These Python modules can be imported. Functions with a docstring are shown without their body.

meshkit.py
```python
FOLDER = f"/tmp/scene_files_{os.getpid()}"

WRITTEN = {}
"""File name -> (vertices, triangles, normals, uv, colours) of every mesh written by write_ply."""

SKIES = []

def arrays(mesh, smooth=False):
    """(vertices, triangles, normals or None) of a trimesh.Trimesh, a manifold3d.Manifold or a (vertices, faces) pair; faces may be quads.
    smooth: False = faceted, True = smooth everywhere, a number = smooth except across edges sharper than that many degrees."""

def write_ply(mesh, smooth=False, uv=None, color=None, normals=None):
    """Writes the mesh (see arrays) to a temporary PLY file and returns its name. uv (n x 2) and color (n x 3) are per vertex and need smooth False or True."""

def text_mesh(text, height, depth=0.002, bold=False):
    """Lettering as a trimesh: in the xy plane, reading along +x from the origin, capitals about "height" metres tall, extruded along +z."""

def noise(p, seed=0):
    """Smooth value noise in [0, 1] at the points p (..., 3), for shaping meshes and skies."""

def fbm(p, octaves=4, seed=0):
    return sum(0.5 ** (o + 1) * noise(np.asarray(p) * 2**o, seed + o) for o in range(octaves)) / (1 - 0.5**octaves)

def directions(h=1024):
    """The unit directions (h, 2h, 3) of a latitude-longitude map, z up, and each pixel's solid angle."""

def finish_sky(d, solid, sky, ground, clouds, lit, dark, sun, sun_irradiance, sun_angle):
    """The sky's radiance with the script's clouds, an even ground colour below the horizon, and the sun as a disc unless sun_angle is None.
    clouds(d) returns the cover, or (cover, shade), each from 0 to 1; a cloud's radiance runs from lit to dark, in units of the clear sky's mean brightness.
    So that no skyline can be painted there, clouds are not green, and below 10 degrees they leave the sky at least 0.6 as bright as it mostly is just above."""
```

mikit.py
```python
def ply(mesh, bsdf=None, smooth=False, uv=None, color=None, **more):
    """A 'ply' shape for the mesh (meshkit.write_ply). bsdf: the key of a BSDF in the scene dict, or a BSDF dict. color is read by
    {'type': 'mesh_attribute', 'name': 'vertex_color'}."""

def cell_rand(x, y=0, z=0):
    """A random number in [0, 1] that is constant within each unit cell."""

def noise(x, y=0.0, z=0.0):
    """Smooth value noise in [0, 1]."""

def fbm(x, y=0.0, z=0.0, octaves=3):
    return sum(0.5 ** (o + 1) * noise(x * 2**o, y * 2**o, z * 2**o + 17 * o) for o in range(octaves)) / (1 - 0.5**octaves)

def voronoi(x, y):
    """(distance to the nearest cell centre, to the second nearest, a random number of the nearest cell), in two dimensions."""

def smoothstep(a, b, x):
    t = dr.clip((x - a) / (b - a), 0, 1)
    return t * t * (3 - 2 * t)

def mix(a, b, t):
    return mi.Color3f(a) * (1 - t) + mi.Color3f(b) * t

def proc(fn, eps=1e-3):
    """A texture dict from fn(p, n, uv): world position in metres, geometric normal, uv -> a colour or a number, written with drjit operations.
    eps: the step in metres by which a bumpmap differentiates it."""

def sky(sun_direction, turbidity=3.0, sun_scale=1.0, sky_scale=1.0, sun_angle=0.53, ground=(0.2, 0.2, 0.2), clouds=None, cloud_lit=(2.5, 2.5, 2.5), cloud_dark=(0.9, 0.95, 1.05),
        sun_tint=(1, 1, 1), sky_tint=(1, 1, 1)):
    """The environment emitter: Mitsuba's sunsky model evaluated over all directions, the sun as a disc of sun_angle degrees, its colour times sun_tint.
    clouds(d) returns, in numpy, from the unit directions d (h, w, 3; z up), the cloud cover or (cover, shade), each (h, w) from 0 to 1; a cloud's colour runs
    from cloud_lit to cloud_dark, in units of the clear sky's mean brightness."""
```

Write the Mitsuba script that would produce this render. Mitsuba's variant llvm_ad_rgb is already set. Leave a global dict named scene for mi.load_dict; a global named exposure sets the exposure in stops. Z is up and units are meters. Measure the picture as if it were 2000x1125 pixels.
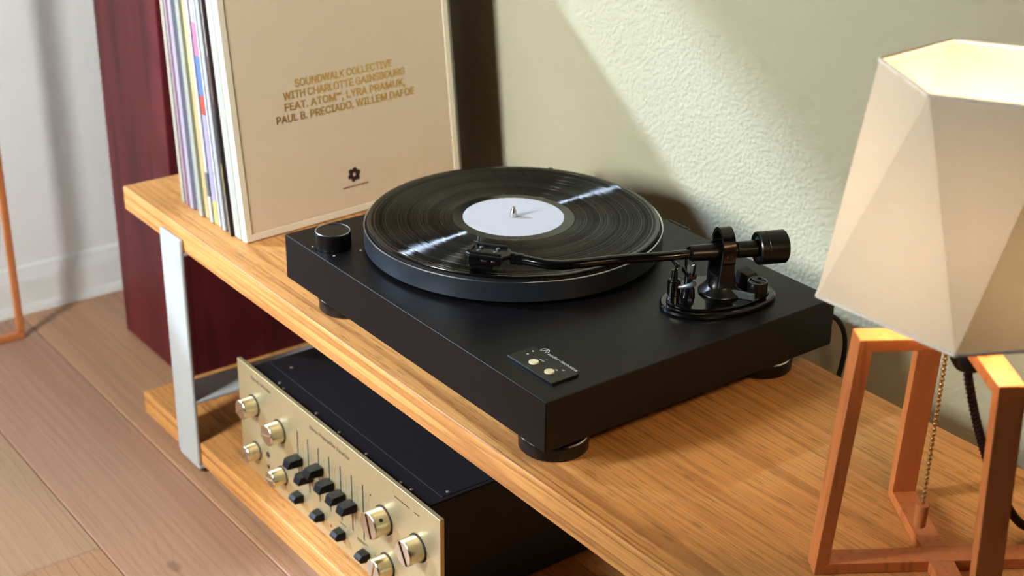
import math, random
import numpy as np, trimesh, drjit as dr, mitsuba as mi, mikit, meshkit, manifold3d
from mikit import proc, noise, fbm, voronoi, cell_rand, smoothstep, mix
from shapely.geometry import Polygon, Point, box as sbox

# ------------------------------------------------------------------ camera, light, exposure
ZS = 0.325                       # the bench top lies at z = 0 below; everything is lifted so that the floor is z = 0
scene, labels = {'type': 'scene'}, {}
T4 = mi.ScalarTransform4f
CAM = np.array([1.0980875, -0.8352108, 0.6581095])
YAW, PIT, ROL, FPX = -0.9208398, 0.4332354, 0.0147417, 2948.79
_f = np.array([math.cos(PIT) * math.sin(YAW), math.cos(PIT) * math.cos(YAW), -math.sin(PIT)])
_r = np.cross(_f, [0, 0, 1]); _r /= np.linalg.norm(_r)
_u = np.cross(_r, _f)
_up = -math.sin(ROL) * _r + math.cos(ROL) * _u
_o = CAM + [0, 0, ZS]
scene['camera'] = {'type': 'thinlens', 'to_world': T4().look_at(_o.tolist(), (_o + _f).tolist(), _up.tolist()),
                   'fov': math.degrees(2 * math.atan(1000 / FPX)), 'fov_axis': 'x', 'aperture_radius': 0.0036, 'focus_distance': 1.31,
                   'near_clip': 0.05, 'far_clip': 50.0}
exposure = 0.0
SUN = (-1.15, -1.0, 0.83)
scene['sky'] = mikit.sky(SUN, turbidity=3.0, sun_scale=4.0, sky_scale=0.05, sun_angle=3.0, sun_tint=(0.62, 1.0, 1.95))
WINDOW_GLOW = (124.0, 126.0, 122.0)   # bright daylight seen through the tall window in the front wall
BULB_GLOW = (98.0, 66.0, 37.0)


ALBEDO = 0.6      # every painted, wooden or paper surface is this much darker than its tone in the list below, and the daylight stronger


def lin(r, g, b, k=ALBEDO):
    return [k * (((c / 255 + 0.055) / 1.055) ** 2.4 if c > 10 else c / 255 / 12.92) for c in (r, g, b)]


def rgb(r, g, b, k=ALBEDO):
    return {'type': 'rgb', 'value': lin(r, g, b, k)}


# ------------------------------------------------------------------ materials
def mat(key, col, rough=0.5, spec=0.5, **more):
    c = rgb(*col, 1.0 if more.get('metallic') else ALBEDO) if isinstance(col, tuple) else col
    scene[key] = {'type': 'twosided', 'b': {'type': 'principled', 'base_color': c, 'roughness': rough, 'specular': spec, **more}}


def bumped(key, col, rough, spec, height, scale, **more):
    c = rgb(*col) if isinstance(col, tuple) else col
    scene[key] = {'type': 'twosided', 'b': {'type': 'bumpmap', 'arbitrary': height, 'scale': scale,
                  'b': {'type': 'principled', 'base_color': c, 'roughness': rough, 'specular': spec, **more}}}


def stucco(p, n, uv):
    a = p.x + 0.0016 * noise(p.x * 120, p.z * 120, 1.0)
    b = p.z + 0.0016 * noise(p.x * 120, p.z * 120, 5.0)
    f1, f2, r = voronoi(a * 215, b * 215)
    return (0.5 + 0.5 * r) * (1 - smoothstep(0.0, 0.72, f1)) + 0.5 * fbm(p.x * 60, p.z * 60, 7.0)


def stucco_col(p, n, uv):
    t = fbm(p.x * 5, p.z * 5, 2.0)
    return mix(lin(196, 192, 162), lin(205, 202, 174), t)


def oak(p, n, uv):
    x, y, z = p.x, p.y, p.z
    w = 0.018 * fbm(x * 1.6, y * 9 + 3, z * 9) + 0.004 * fbm(x * 7, y * 40, z * 40)
    broad = fbm(x * 0.8, (y + w) * 20, (z + w) * 20)
    fine = noise(x * 4, (y + w) * 420, (z + w) * 420)
    n1 = noise(x * 2.2 + 5, (y + w) * 150, (z + w) * 150)
    n2 = noise(x * 3.6 + 11, (y + 0.7 * w) * 300 + 7, (z + w) * 300)
    keep = smoothstep(0.3, 0.7, fbm(x * 2.0, (y + w) * 26, (z + w) * 26 + 4))
    l1 = (1 - smoothstep(0.02, 0.11, dr.abs(n1 - 0.5))) * keep
    l2 = (1 - smoothstep(0.02, 0.16, dr.abs(n2 - 0.46))) * (1 - 0.5 * keep)
    pores = smoothstep(0.66, 0.84, noise(x * 55, y * 950, z * 950))
    c = mix(lin(244, 170, 98), lin(252, 186, 111), broad)
    c = mix(c, lin(146, 76, 36), 0.5 * l1 + 0.27 * l2)
    return c * (0.92 + 0.16 * fine) * (1 - 0.28 * pores)


def oak_h(p, n, uv):
    w = 0.018 * fbm(p.x * 1.6, p.y * 9 + 3, p.z * 9)
    return 0.4 * noise(p.x * 9, p.y * 400, p.z * 400)


def make_floor(seed, ca, cb, dark):
    def floor_col(p, n, uv):
        x, y = p.x + seed * 3.7, p.y
        k = dr.exp(-dr.square((p.x + 0.215) / 0.05) - dr.square((p.y + 0.30) / 0.026))
        yy = y + 0.03 * fbm(x * 1.5, y * 5, seed) + 0.018 * fbm(x * 6, y * 12, seed + 3) + 0.02 * k
        broad = fbm(x * 1.2, yy * 16, seed)
        ring = dr.abs(dr.sin(yy * 260 + 5 * fbm(x * 2, y * 9, 4.0)))
        zone = smoothstep(0.45, 0.75, fbm(x * 3, y * 4, seed + 8.0))
        line = (1 - smoothstep(0.0, 0.3, ring)) * (0.25 + 0.75 * zone)
        fine = noise(x * 9, y * 420, seed)
        knot = smoothstep(0.5, 0.95, dr.exp(-dr.square((p.x + 0.224) / 0.02) - dr.square((p.y + 0.293) / 0.011)))
        c = mix(ca, cb, smoothstep(0.25, 0.75, broad))
        c = mix(c, dark, 0.62 * line)
        c = mix(c, lin(110, 78, 62), 0.4 * knot)
        return c * (0.92 + 0.14 * fine)
    return floor_col


def mahogany(p, n, uv):
    x, y, z = p.x, p.y, p.z
    w = 0.02 * fbm(x * 8, y * 8, z * 2)
    g = fbm((x + w) * 22, (y + w) * 22, z * 1.6)
    s = smoothstep(0.55, 0.8, noise((x + w) * 60, (y + w) * 60, z * 4))
    c = mix(lin(78, 24, 30), lin(124, 42, 48), g)
    return mix(c, lin(64, 24, 30), 0.5 * s)


def cherry(p, n, uv):
    g = fbm(p.x * 90, p.y * 90, p.z * 10)
    s = smoothstep(0.6, 0.85, noise(p.x * 260, p.y * 260, p.z * 22))
    return mix(mix(lin(226, 132, 74), lin(242, 154, 92), g), lin(164, 82, 48), 0.35 * s)


def plaster(p, n, uv):
    return mix(lin(238, 242, 242, 0.9), lin(244, 247, 247, 0.9), fbm(p.x * 3, p.y * 3, p.z * 3))


def groove_polish(av):
    return lambda p, n, uv: av * (0.5 + 1.9 * noise(uv.x * 900, 0.5, av * 100))


def groove_tone(sr):
    return lambda p, n, uv: mi.Color3f(sr * (0.25 + 1.25 * noise(uv.x * 1600, 2.5, sr * 90) * (0.4 + noise(uv.x * 260, 7.5, 1.0))))


def satin_metal(p, n, uv):
    return 0.3 * fbm(p.x * 900, p.y * 900, p.z * 900)


bumped('m_wall', proc(stucco_col), 0.75, 0.25, proc(stucco, 3e-4), 0.0007)
mat('m_plaster', proc(plaster), 0.7, 0.3)
mat('m_trim', rgb(240, 243, 242, 0.88), 0.4, 0.3)
mat('m_room', (52, 48, 47), 0.8, 0.2)
mat('m_ceiling', (84, 80, 78), 0.8, 0.2)
for i, (a, b, d) in enumerate([((196, 152, 126), (206, 164, 138), (132, 92, 70)), ((204, 168, 138), (215, 178, 146), (146, 108, 84)), ((194, 148, 118), (214, 168, 130), (134, 92, 66))]):
    mat(f'm_floor{i}', proc(make_floor(i + 1.0, lin(*a), lin(*b), lin(*d))), 0.5, 0.35)
mat('m_subfloor', (60, 48, 40), 0.8, 0.2)
bumped('m_oak', proc(oak), 0.5, 0.2, proc(oak_h, 4e-4), 0.00012)
mat('m_mahogany', proc(mahogany), 0.42, 0.2)
mat('m_cherry', proc(cherry), 0.4, 0.4)
mat('m_white', (206, 212, 214), 0.35, 0.45)
mat('m_plinth', (14, 12, 15), 0.42, 0.22)
mat('m_black', (13, 13, 14), 0.3, 0.35)
mat('m_gloss', (9, 9, 10), 0.12, 0.6)
mat('m_matte', (16, 15, 16), 0.6, 0.3)
mat('m_platter', (44, 50, 58), 0.36, 0.5, metallic=0.55)
mat('m_lip', (220, 222, 226), 0.25, 0.5, metallic=1.0)
mat('m_chrome', (215, 215, 212), 0.14, 0.5, metallic=1.0)
mat('m_grey', (92, 100, 104), 0.35, 0.5, metallic=0.6)
for i, (au, av, sr) in enumerate(((0.80, 0.030, 0.085), (0.86, 0.045, 0.08), (0.76, 0.022, 0.085))):     # grooves: wide across, tight along
    scene[f'm_groove{i}'] = {'type': 'twosided', 'b': {'type': 'roughconductor', 'material': 'none', 'alpha_u': au, 'alpha_v': proc(groove_polish(av)), 'distribution': 'beckmann', 'specular_reflectance': proc(groove_tone(sr))}}
mat('m_vinyl', (10, 10, 11), 0.16, 0.55)
mat('m_label', (220, 219, 224), 0.6, 0.3)
mat('m_print', (222, 222, 218), 0.5, 0.3)
mat('m_cream', (244, 232, 190), 0.45, 0.4)
mat('m_blue', (90, 130, 255), 0.4, 0.4)
mat('m_champagne', (198, 181, 138), 0.36, 0.5, metallic=0.72)
mat('m_knob', (226, 216, 190), 0.22, 0.5, metallic=1.0)
mat('m_knobtop', (220, 206, 172), 0.3, 0.5, metallic=1.0)
mat('m_ink', (52, 44, 34), 0.6, 0.2)
mat('m_slot', (22, 36, 38), 0.6, 0.2)
mat('m_redled', (196, 60, 40), 0.4, 0.4)
bumped('m_chassis', (17, 15, 19), 0.55, 0.35, proc(satin_metal, 2e-4), 0.00008)
mat('m_box', rgb(230, 208, 180, 1.0), 0.6, 0.3)
mat('m_boxrim', rgb(244, 232, 208, 1.0), 0.55, 0.3)
mat('m_gold', (214, 164, 78), 0.25, 0.5, metallic=1.0)
mat('m_stamp', (74, 50, 46), 0.6, 0.2)
mat('m_stampdot', (200, 140, 136), 0.6, 0.2)
mat('m_caption', (150, 116, 84), 0.6, 0.2)
scene['m_shade'] = {'type': 'principledthin', 'base_color': rgb(240, 232, 214, 0.62), 'roughness': 0.75, 'diff_trans': 0.18, 'eta': 1.3}
mat('m_hem', rgb(240, 234, 224, 0.95), 0.7, 0.2)
mat('m_screw', (226, 222, 214), 0.42, 0.5, metallic=1.0)
mat('m_button', (14, 14, 16), 0.5, 0.18)
mat('m_brass', (214, 186, 132), 0.2, 0.5, metallic=1.0)
mat('m_cord', (48, 26, 28), 0.7, 0.2)


# ------------------------------------------------------------------ helpers
def numbered(key):
    if key not in labels and key not in scene and not any(k.startswith(key + '__') for k in scene):
        return key
    i = 1
    while True:
        k = f'{key}_{i:03d}'
        if k not in labels and k not in scene and not any(q.startswith(k + '__') for q in scene):
            return k
        i += 1


def as_tm(m):
    if hasattr(m, 'to_mesh'):
        g = m.to_mesh()
        return trimesh.Trimesh(np.array(g.vert_properties[:, :3], float), np.array(g.tri_verts, int), process=False)
    return m


def lifted(m):
    m = as_tm(m).copy()
    m.vertices = m.vertices + [0, 0, ZS]
    return m


def obj(name, mesh, m, parent=None, smooth=30, label=None, uv=None, **more):
    key = numbered(parent + '__' + name if parent else name)
    scene[key] = mikit.ply(lifted(mesh), m, smooth=smooth, uv=uv, **more)
    if label:
        labels[key] = {'label': label}
    return key


def thing(name, label, cat, group=None):
    key = numbered(name)
    labels[key] = {'label': label, 'category': cat}
    if group:
        labels[key]['group'] = group
    return key


def struct(name, mesh, m, smooth=30, parent=None):
    key = obj(name, mesh, m, parent, smooth)
    if parent is None:
        labels[key] = {'kind': 'structure'}
    return key


def cat(*ms):
    return trimesh.util.concatenate([as_tm(m) for m in ms])


_ico = trimesh.creation.icosphere(subdivisions=1).vertices


def rbox(x0, x1, y0, y1, z0, z1, r=0.001):
    pts = np.array([[x, y, z] for x in (x0 + r, x1 - r) for y in (y0 + r, y1 - r) for z in (z0 + r, z1 - r)])
    v = (pts[:, None] + _ico[None] * r).reshape(-1, 3)
    return trimesh.convex.convex_hull(v)


def cbox(x0, x1, y0, y1, z0, z1, c):
    """A box with plain chamfers."""
    v = []
    for sx, X in ((1, x0), (-1, x1)):
        for sy, Y in ((1, y0), (-1, y1)):
            for sz, Z in ((1, z0), (-1, z1)):
                v += [[X + sx * c, Y + sy * c, Z], [X + sx * c, Y, Z + sz * c], [X, Y + sy * c, Z + sz * c]]
    return trimesh.convex.convex_hull(np.array(v))


def box(x0, x1, y0, y1, z0, z1):
    m = trimesh.creation.box(extents=[x1 - x0, y1 - y0, z1 - z0])
    m.apply_translation([(x0 + x1) / 2, (y0 + y1) / 2, (z0 + z1) / 2])
    return m


def lathe(profile, n=72, center=(0, 0, 0)):
    """Closed solid of revolution about z from (r, z) points; ends are closed on the axis."""
    pr = [tuple(p) for p in profile]
    a = np.arange(n) * 2 * np.pi / n
    v, f, rings = [], [], []
    for r, z in pr:
        if r < 1e-9:
            rings.append([len(v)]); v.append([0, 0, z])
        else:
            rings.append(list(range(len(v), len(v) + n))); v += np.stack([r * np.cos(a), r * np.sin(a), 0 * a + z], 1).tolist()
    for A, B in zip(rings[:-1], rings[1:]):
        for i in range(n):
            j = (i + 1) % n
            if len(A) == 1 and len(B) == 1:
                continue
            if len(A) == 1:
                f.append([A[0], B[j], B[i]])
            elif len(B) == 1:
                f.append([A[i], A[j], B[0]])
            else:
                f += [[A[i], A[j], B[j]], [A[i], B[j], B[i]]]
    m = trimesh.Trimesh(np.array(v, float), np.array(f), process=False)
    if m.volume < 0:
        m.invert()
    m.apply_translation(center)
    return m


def cyl(r, z0, z1, c=0.0005, n=48, center=(0, 0)):
    return lathe([(0, z0), (r - c, z0), (r, z0 + c), (r, z1 - c), (r - c, z1), (0, z1)], n, (center[0], center[1], 0))


def frame_of(d):
    d = np.asarray(d, float) / np.linalg.norm(d)
    a = np.cross(d, [0, 0, 1] if abs(d[2]) < 0.9 else [1, 0, 0]); a /= np.linalg.norm(a)
    return a, np.cross(d, a), d


def along(m, p0, p1):
    """A lathe about z from z = 0 moved so that its z axis runs from p0 towards p1."""
    a, b, d = frame_of(np.asarray(p1, float) - np.asarray(p0, float))
    M = np.eye(4); M[:3, 0], M[:3, 1], M[:3, 2], M[:3, 3] = a, b, d, p0
    m = m.copy(); m.apply_transform(M)
    return m


def rod(p0, p1, r, c=0.0004, n=20):
    L = np.linalg.norm(np.asarray(p1, float) - p0)
    return along(cyl(r, 0, L, min(c, r * 0.4), n), p0, p1)


def tube(path, rad, n=14):
    p = np.asarray(path, float)
    rad = np.broadcast_to(np.asarray(rad, float), len(p))
    t = np.gradient(p, axis=0); t /= np.linalg.norm(t, axis=1, keepdims=True)
    a = frame_of(t[0])[0]
    v, f = [], []
    ang = np.arange(n) * 2 * np.pi / n
    for i in range(len(p)):
        a = a - t[i] * (a @ t[i]); a /= np.linalg.norm(a)
        b = np.cross(t[i], a)
        v.append(p[i] + rad[i] * (np.cos(ang)[:, None] * a + np.sin(ang)[:, None] * b))
    v = np.vstack(v + [p[:1], p[-1:]])
    N = len(p)
    for i in range(N - 1):
        for k in range(n):
            j = (k + 1) % n
            A, B, C, D = i * n + k, i * n + j, (i + 1) * n + j, (i + 1) * n + k
            f += [[A, B, C], [A, C, D]]
    for k in range(n):
        j = (k + 1) % n
        f += [[N * n, j, k], [N * n + 1, (N - 1) * n + k, (N - 1) * n + j]]
    return trimesh.Trimesh(v, np.array(f), process=False)


def spline(pts, n=60):
    from scipy.interpolate import CubicSpline
    pts = np.asarray(pts, float)
    s = np.r_[0, np.cumsum(np.linalg.norm(np.diff(pts, axis=0), axis=1))]
    return CubicSpline(s, pts)(np.linspace(0, s[-1], n))


def prism(poly, z0, z1, b=0.0006):
    """A convex outline as a slab with bevelled rims."""
    q = np.array(poly.exterior.coords)[:-1]
    c = q.mean(0)
    s = lambda k: c + (q - c) * (1 - k / np.linalg.norm(q - c, axis=1, keepdims=True))
    pts = np.vstack([np.c_[s(b), np.full(len(q), z0)], np.c_[q, np.full(len(q), z0 + b)], np.c_[q, np.full(len(q), z1 - b)], np.c_[s(b), np.full(len(q), z1)]])
    return trimesh.convex.convex_hull(pts)


def slab(poly, z0, z1):
    m = trimesh.creation.extrude_polygon(poly, z1 - z0, engine='earcut')
    m.apply_translation([0, 0, z0])
    return m


def place(m, cols, origin):
    M = np.eye(4)
    for i, c in enumerate(cols):
        M[:3, i] = c
    M[:3, 3] = origin
    m = as_tm(m).copy(); m.apply_transform(M)
    return m


def words(text, height, width=None, depth=0.0002, bold=False):
    """Lettering with its left end of the base line at the origin, stretched to the given width."""
    m = meshkit.text_mesh(text, height, depth, bold)
    m.apply_translation([-m.bounds[0, 0], 0, 0])
    if width:
        m.apply_scale([width / m.bounds[1, 0], 1, 1])
    return m


rnd = random.Random(7)

# ------------------------------------------------------------------ the room
FZ = -ZS                    # floor level
XL, YB, YF, XR, ZC = -0.945, 0.235, -1.36, 2.6, 2.2

fl = struct('floor', box(XL - 0.1, XR + 0.1, YF - 0.1, YB + 0.1, FZ - 0.06, FZ - 0.022), 'm_subfloor', False)
W0 = 0.1441
rows = [-0.1993 + k * W0 for k in range(-9, 5)]
for k, ya in enumerate(rows):
    yb = ya + W0
    if ya > YB or yb < YF:
        continue
    yb, ya2 = min(yb, YB), max(ya, YF)
    if abs(ya + 0.1993) < 1e-6 or abs(ya + 0.1993 + W0) < 1e-6 or abs(ya + 0.1993 - W0) < 1e-6:
        cuts = [XL, 0.35 + 0.2 * rnd.random(), 1.55, XR]
    elif abs(ya + 0.1993 + 2 * W0) < 1e-6:
        cuts = [XL, -0.306, 1.1, XR]
    else:
        s = XL + 0.4 + 0.9 * rnd.random()
        cuts = [XL, s, s + 1.4, XR]
    for a, b in zip(cuts[:-1], cuts[1:]):
        if b - a > 0.02:
            v = [0, 1, 2][(k * 2 + int(a * 10)) % 3]
            if abs(ya + 0.1993 + W0) < 1e-6 and a < -0.5:
                v = 0
            if abs(ya + 0.1993) < 1e-6:
                v = 2
            if abs(ya + 0.1993 + 2 * W0) < 1e-6:
                v = 1 if a < -0.5 else 2
            obj('plank', cbox(a + 0.0004, b - 0.0004, ya2 + 0.0004, yb - 0.0004, FZ - 0.02, FZ, 0.0014), f'm_floor{v}', fl, False)

struct('wall_back', box(XL - 0.12, XR + 0.12, YB, YB + 0.12, FZ - 0.06, ZC + 0.1), 'm_wall', False)


def wall_with_hole(axis, a0, a1, h0, h1, z0, z1, t0, t1):
    def b(p, q, za, zb):
        return box(t0, t1, p, q, za, zb) if axis == 'x' else box(p, q, t0, t1, za, zb)
    lo, hi = FZ - 0.06, ZC + 0.1
    return cat(b(a0, h0, lo, hi), b(h1, a1, lo, hi), b(h0, h1, lo, z0), b(h0, h1, z1, hi))


LW = (-1.32, -0.36, 0.25, 1.03)       # opening of the window in the left wall
FW = (-0.22, 0.12, 0.36, 0.86)         # opening of the window in the front wall
struct('wall_left', wall_with_hole('x', YF - 0.12, YB, LW[0], LW[1], LW[2], LW[3], XL - 0.12, XL), 'm_plaster', False)
struct('wall_front', wall_with_hole('y', XL, XR + 0.12, FW[0], FW[1], FW[2], FW[3], YF - 0.12, YF), 'm_room', False)
struct('wall_right', box(XR, XR + 0.12, YF, YB, FZ - 0.06, ZC + 0.1), 'm_room', False)
struct('ceiling', box(XL - 0.12, XR + 0.12, YF - 0.12, YB + 0.12, ZC, ZC + 0.1), 'm_ceiling', False)


def window(name, axis, a0, a1, z0, z1, t0, t1, glow=None):
    def b(p, q, za, zb, u0=t0, u1=t1):
        return rbox(u0, u1, p, q, za, zb, 0.003) if axis == 'x' else rbox(p, q, u0, u1, za, zb, 0.003)
    w = 0.03
    key = numbered(name)
    labels[key] = {'kind': 'structure'}
    obj('frame', cat(b(a0, a0 + w, z0, z1), b(a1 - w, a1, z0, z1), b(a0 + w, a1 - w, z0, z0 + w), b(a0 + w, a1 - w, z1 - w, z1)), 'm_trim', key)
    if glow:
        k = key + '__pane'
        m = trimesh.Trimesh([[a0 + w, t0 + 0.01, z0 + w], [a1 - w, t0 + 0.01, z0 + w], [a1 - w, t0 + 0.01, z1 - w], [a0 + w, t0 + 0.01, z1 - w]], [[0, 2, 1], [0, 3, 2]], process=False)
        scene[k] = mikit.ply(lifted(m), 'm_trim', emitter={'type': 'area', 'radiance': {'type': 'rgb', 'value': list(glow)}})


window('window_1', 'x', LW[0], LW[1], LW[2], LW[3], XL - 0.09, XL - 0.05)
window('window_2', 'y', FW[0], FW[1], FW[2], FW[3], YF - 0.09, YF - 0.04, WINDOW_GLOW)

# baseboards: an upper moulding, a flat board and a shoe along the floor
prof = np.array([[0, 0], [0.011, 0], [0.011, 0.006], [0.0085, 0.0135], [0.0075, 0.016], [0.0075, 0.048], [0.0062, 0.055], [0.0035, 0.064], [0.003, 0.071], [0, 0.0735]])
m = trimesh.creation.extrude_polygon(Polygon(prof), 2.62, engine='earcut')
struct('baseboard_left', place(m, ([1, 0, 0], [0, 0, 1], [0, -1, 0]), [XL, YB, FZ]), 'm_trim', 25)
m = trimesh.creation.extrude_polygon(Polygon(prof), XR - XL - 0.02, engine='earcut')
struct('baseboard_back', place(m, ([0, -1, 0], [0, 0, 1], [-1, 0, 0]), [XR, YB, FZ]), 'm_trim', 25)

# a heavy curtain drawn to the right of the front window
cu_ = thing('curtain', 'heavy dark curtain drawn aside beside the front window', 'curtain')
xs_ = np.linspace(0.046, 0.50, 70)
off = 0.018 * np.sin((xs_ - 0.046) * 95)
outer = np.c_[xs_, YF + 0.15 + off]
obj('panel', slab(Polygon(np.vstack([outer, outer[::-1] - [0, 0.003]])), FZ + 0.02, 1.55), 'm_room', cu_, 40)
obj('rod', rod([-0.35, YF + 0.15, 1.565], [0.55, YF + 0.15, 1.565], 0.011), 'm_matte', cu_)
obj('holder', cat(rod([-0.3, YF, 1.565], [-0.3, YF + 0.15, 1.565], 0.008), rod([0.52, YF, 1.565], [0.52, YF + 0.15, 1.565], 0.008)), 'm_matte', cu_)

# ------------------------------------------------------------------ tall cabinet and wooden frame at the left
t = thing('wooden_cabinet', 'tall dark red mahogany cabinet standing on the floor behind the left end of the bench', 'cabinet')
CX0, CX1, CY0, CY1 = -0.802, -0.603, -0.0925, 0.2
obj('front_panel', rbox(CX0, CX1, CY0, CY0 + 0.018, FZ + 0.001, 0.78, 0.002), 'm_mahogany', t)
obj('side_panel', rbox(CX1 - 0.018, CX1 - 0.0003, CY0 + 0.0181, CY1, FZ + 0.001, 0.78, 0.001), 'm_mahogany', t)
obj('side_panel', rbox(CX0 + 0.0003, CX0 + 0.018, CY0 + 0.0181, CY1, FZ + 0.001, 0.78, 0.001), 'm_mahogany', t)
obj('top_panel', rbox(CX0 + 0.0182, CX1 - 0.0182, CY0 + 0.0182, CY1, 0.762, 0.78, 0.001), 'm_mahogany', t)
obj('back_panel', box(CX0 + 0.0182, CX1 - 0.0182, CY1 - 0.008, CY1, FZ + 0.001, 0.7615), 'm_mahogany', t, False)

t = thing('wooden_stand', 'stand of slim reddish wood bars before the white wall at the left edge', 'stand')
SX, SY = -0.868, -0.2325
obj('post', rbox(SX - 0.001, SX + 0.008, SY + 0.002, SY + 0.012, FZ + 0.0102, 0.30, 0.002), 'm_cherry', t)
obj('post', rbox(SX - 0.001, SX + 0.008, SY - 0.42, SY - 0.41, FZ + 0.0102, 0.30, 0.002), 'm_cherry', t)
obj('foot_bar', rbox(SX - 0.001, SX + 0.008, SY - 0.42, SY + 0.012, FZ, FZ + 0.0100, 0.002), 'm_cherry', t)
obj('top_bar', rbox(SX - 0.001, SX + 0.008, SY - 0.42, SY + 0.012, 0.3002, 0.312, 0.002), 'm_cherry', t)
obj('wall_arm', rbox(XL, SX - 0.0012, SY - 0.30, SY - 0.29, 0.301, 0.311, 0.002), 'm_cherry', t)

# ------------------------------------------------------------------ bench
BX0, BX1, BY0, BY1 = -0.5395, 0.86, -0.1815, 0.1577
bench = thing('bench', 'low two-tier oak bench with flat white metal brackets along the wall', 'bench')
obj('top_board', cbox(BX0, BX1, BY0, BY1, -0.03, 0, 0.0012), 'm_oak', bench, False)
obj('lower_board', cbox(BX0, BX1, BY0, BY1, -0.311, -0.281, 0.0012), 'm_oak', bench, False)
for bx in (-0.430, 0.70):
    bw = 0.053
    b = obj('bracket', cat(
        rbox(bx, bx + bw, BY0 - 0.0055, BY0 - 0.0002, -0.3105, -0.0145, 0.0018),
        rbox(bx, bx + bw, BY0 - 0.004, BY1 - 0.005, -0.0355, -0.0302, 0.0015),
        rbox(bx, bx + bw, BY0 - 0.004, BY1 - 0.02, -0.2275, -0.2225, 0.0015),
        rbox(bx, bx + bw, BY0 - 0.004, BY1 - 0.005, -0.3165, -0.3112, 0.0015),
        rbox(bx, bx + bw, BY1 - 0.02, BY1 - 0.0147, -0.28, -0.031, 0.0015)), 'm_white', bench, label='flat white metal bracket' if bx < 0 else None)
    for gy in (BY0 + 0.012, BY1 - 0.03):
        obj('glide', cyl(0.011, FZ, -0.3167, 0.001, 24, (bx + bw - 0.014, gy)), 'm_matte', bench)

# ------------------------------------------------------------------ boxed record and the sleeves behind it
X0, Y0, AY, LN, BW = -0.2949, -0.1438, -0.0523, 0.118, 0.2989


def leaning(x0, y0, ay, ln):
    tt = np.array([math.sin(ay), math.cos(ay), 0]); n = np.array([math.cos(ay), -math.sin(ay), 0])
    return tt, -math.sin(ln) * n + math.cos(ln) * np.array([0, 0, 1]), math.cos(ln) * n + math.sin(ln) * np.array([0, 0, 1]), np.array([x0, y0, 0])


def slanted(m, fr, lift=0.0):
    tt, up, nn, o = fr
    return place(m, (tt, up, nn), o + np.array([0, 0, lift]))


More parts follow.
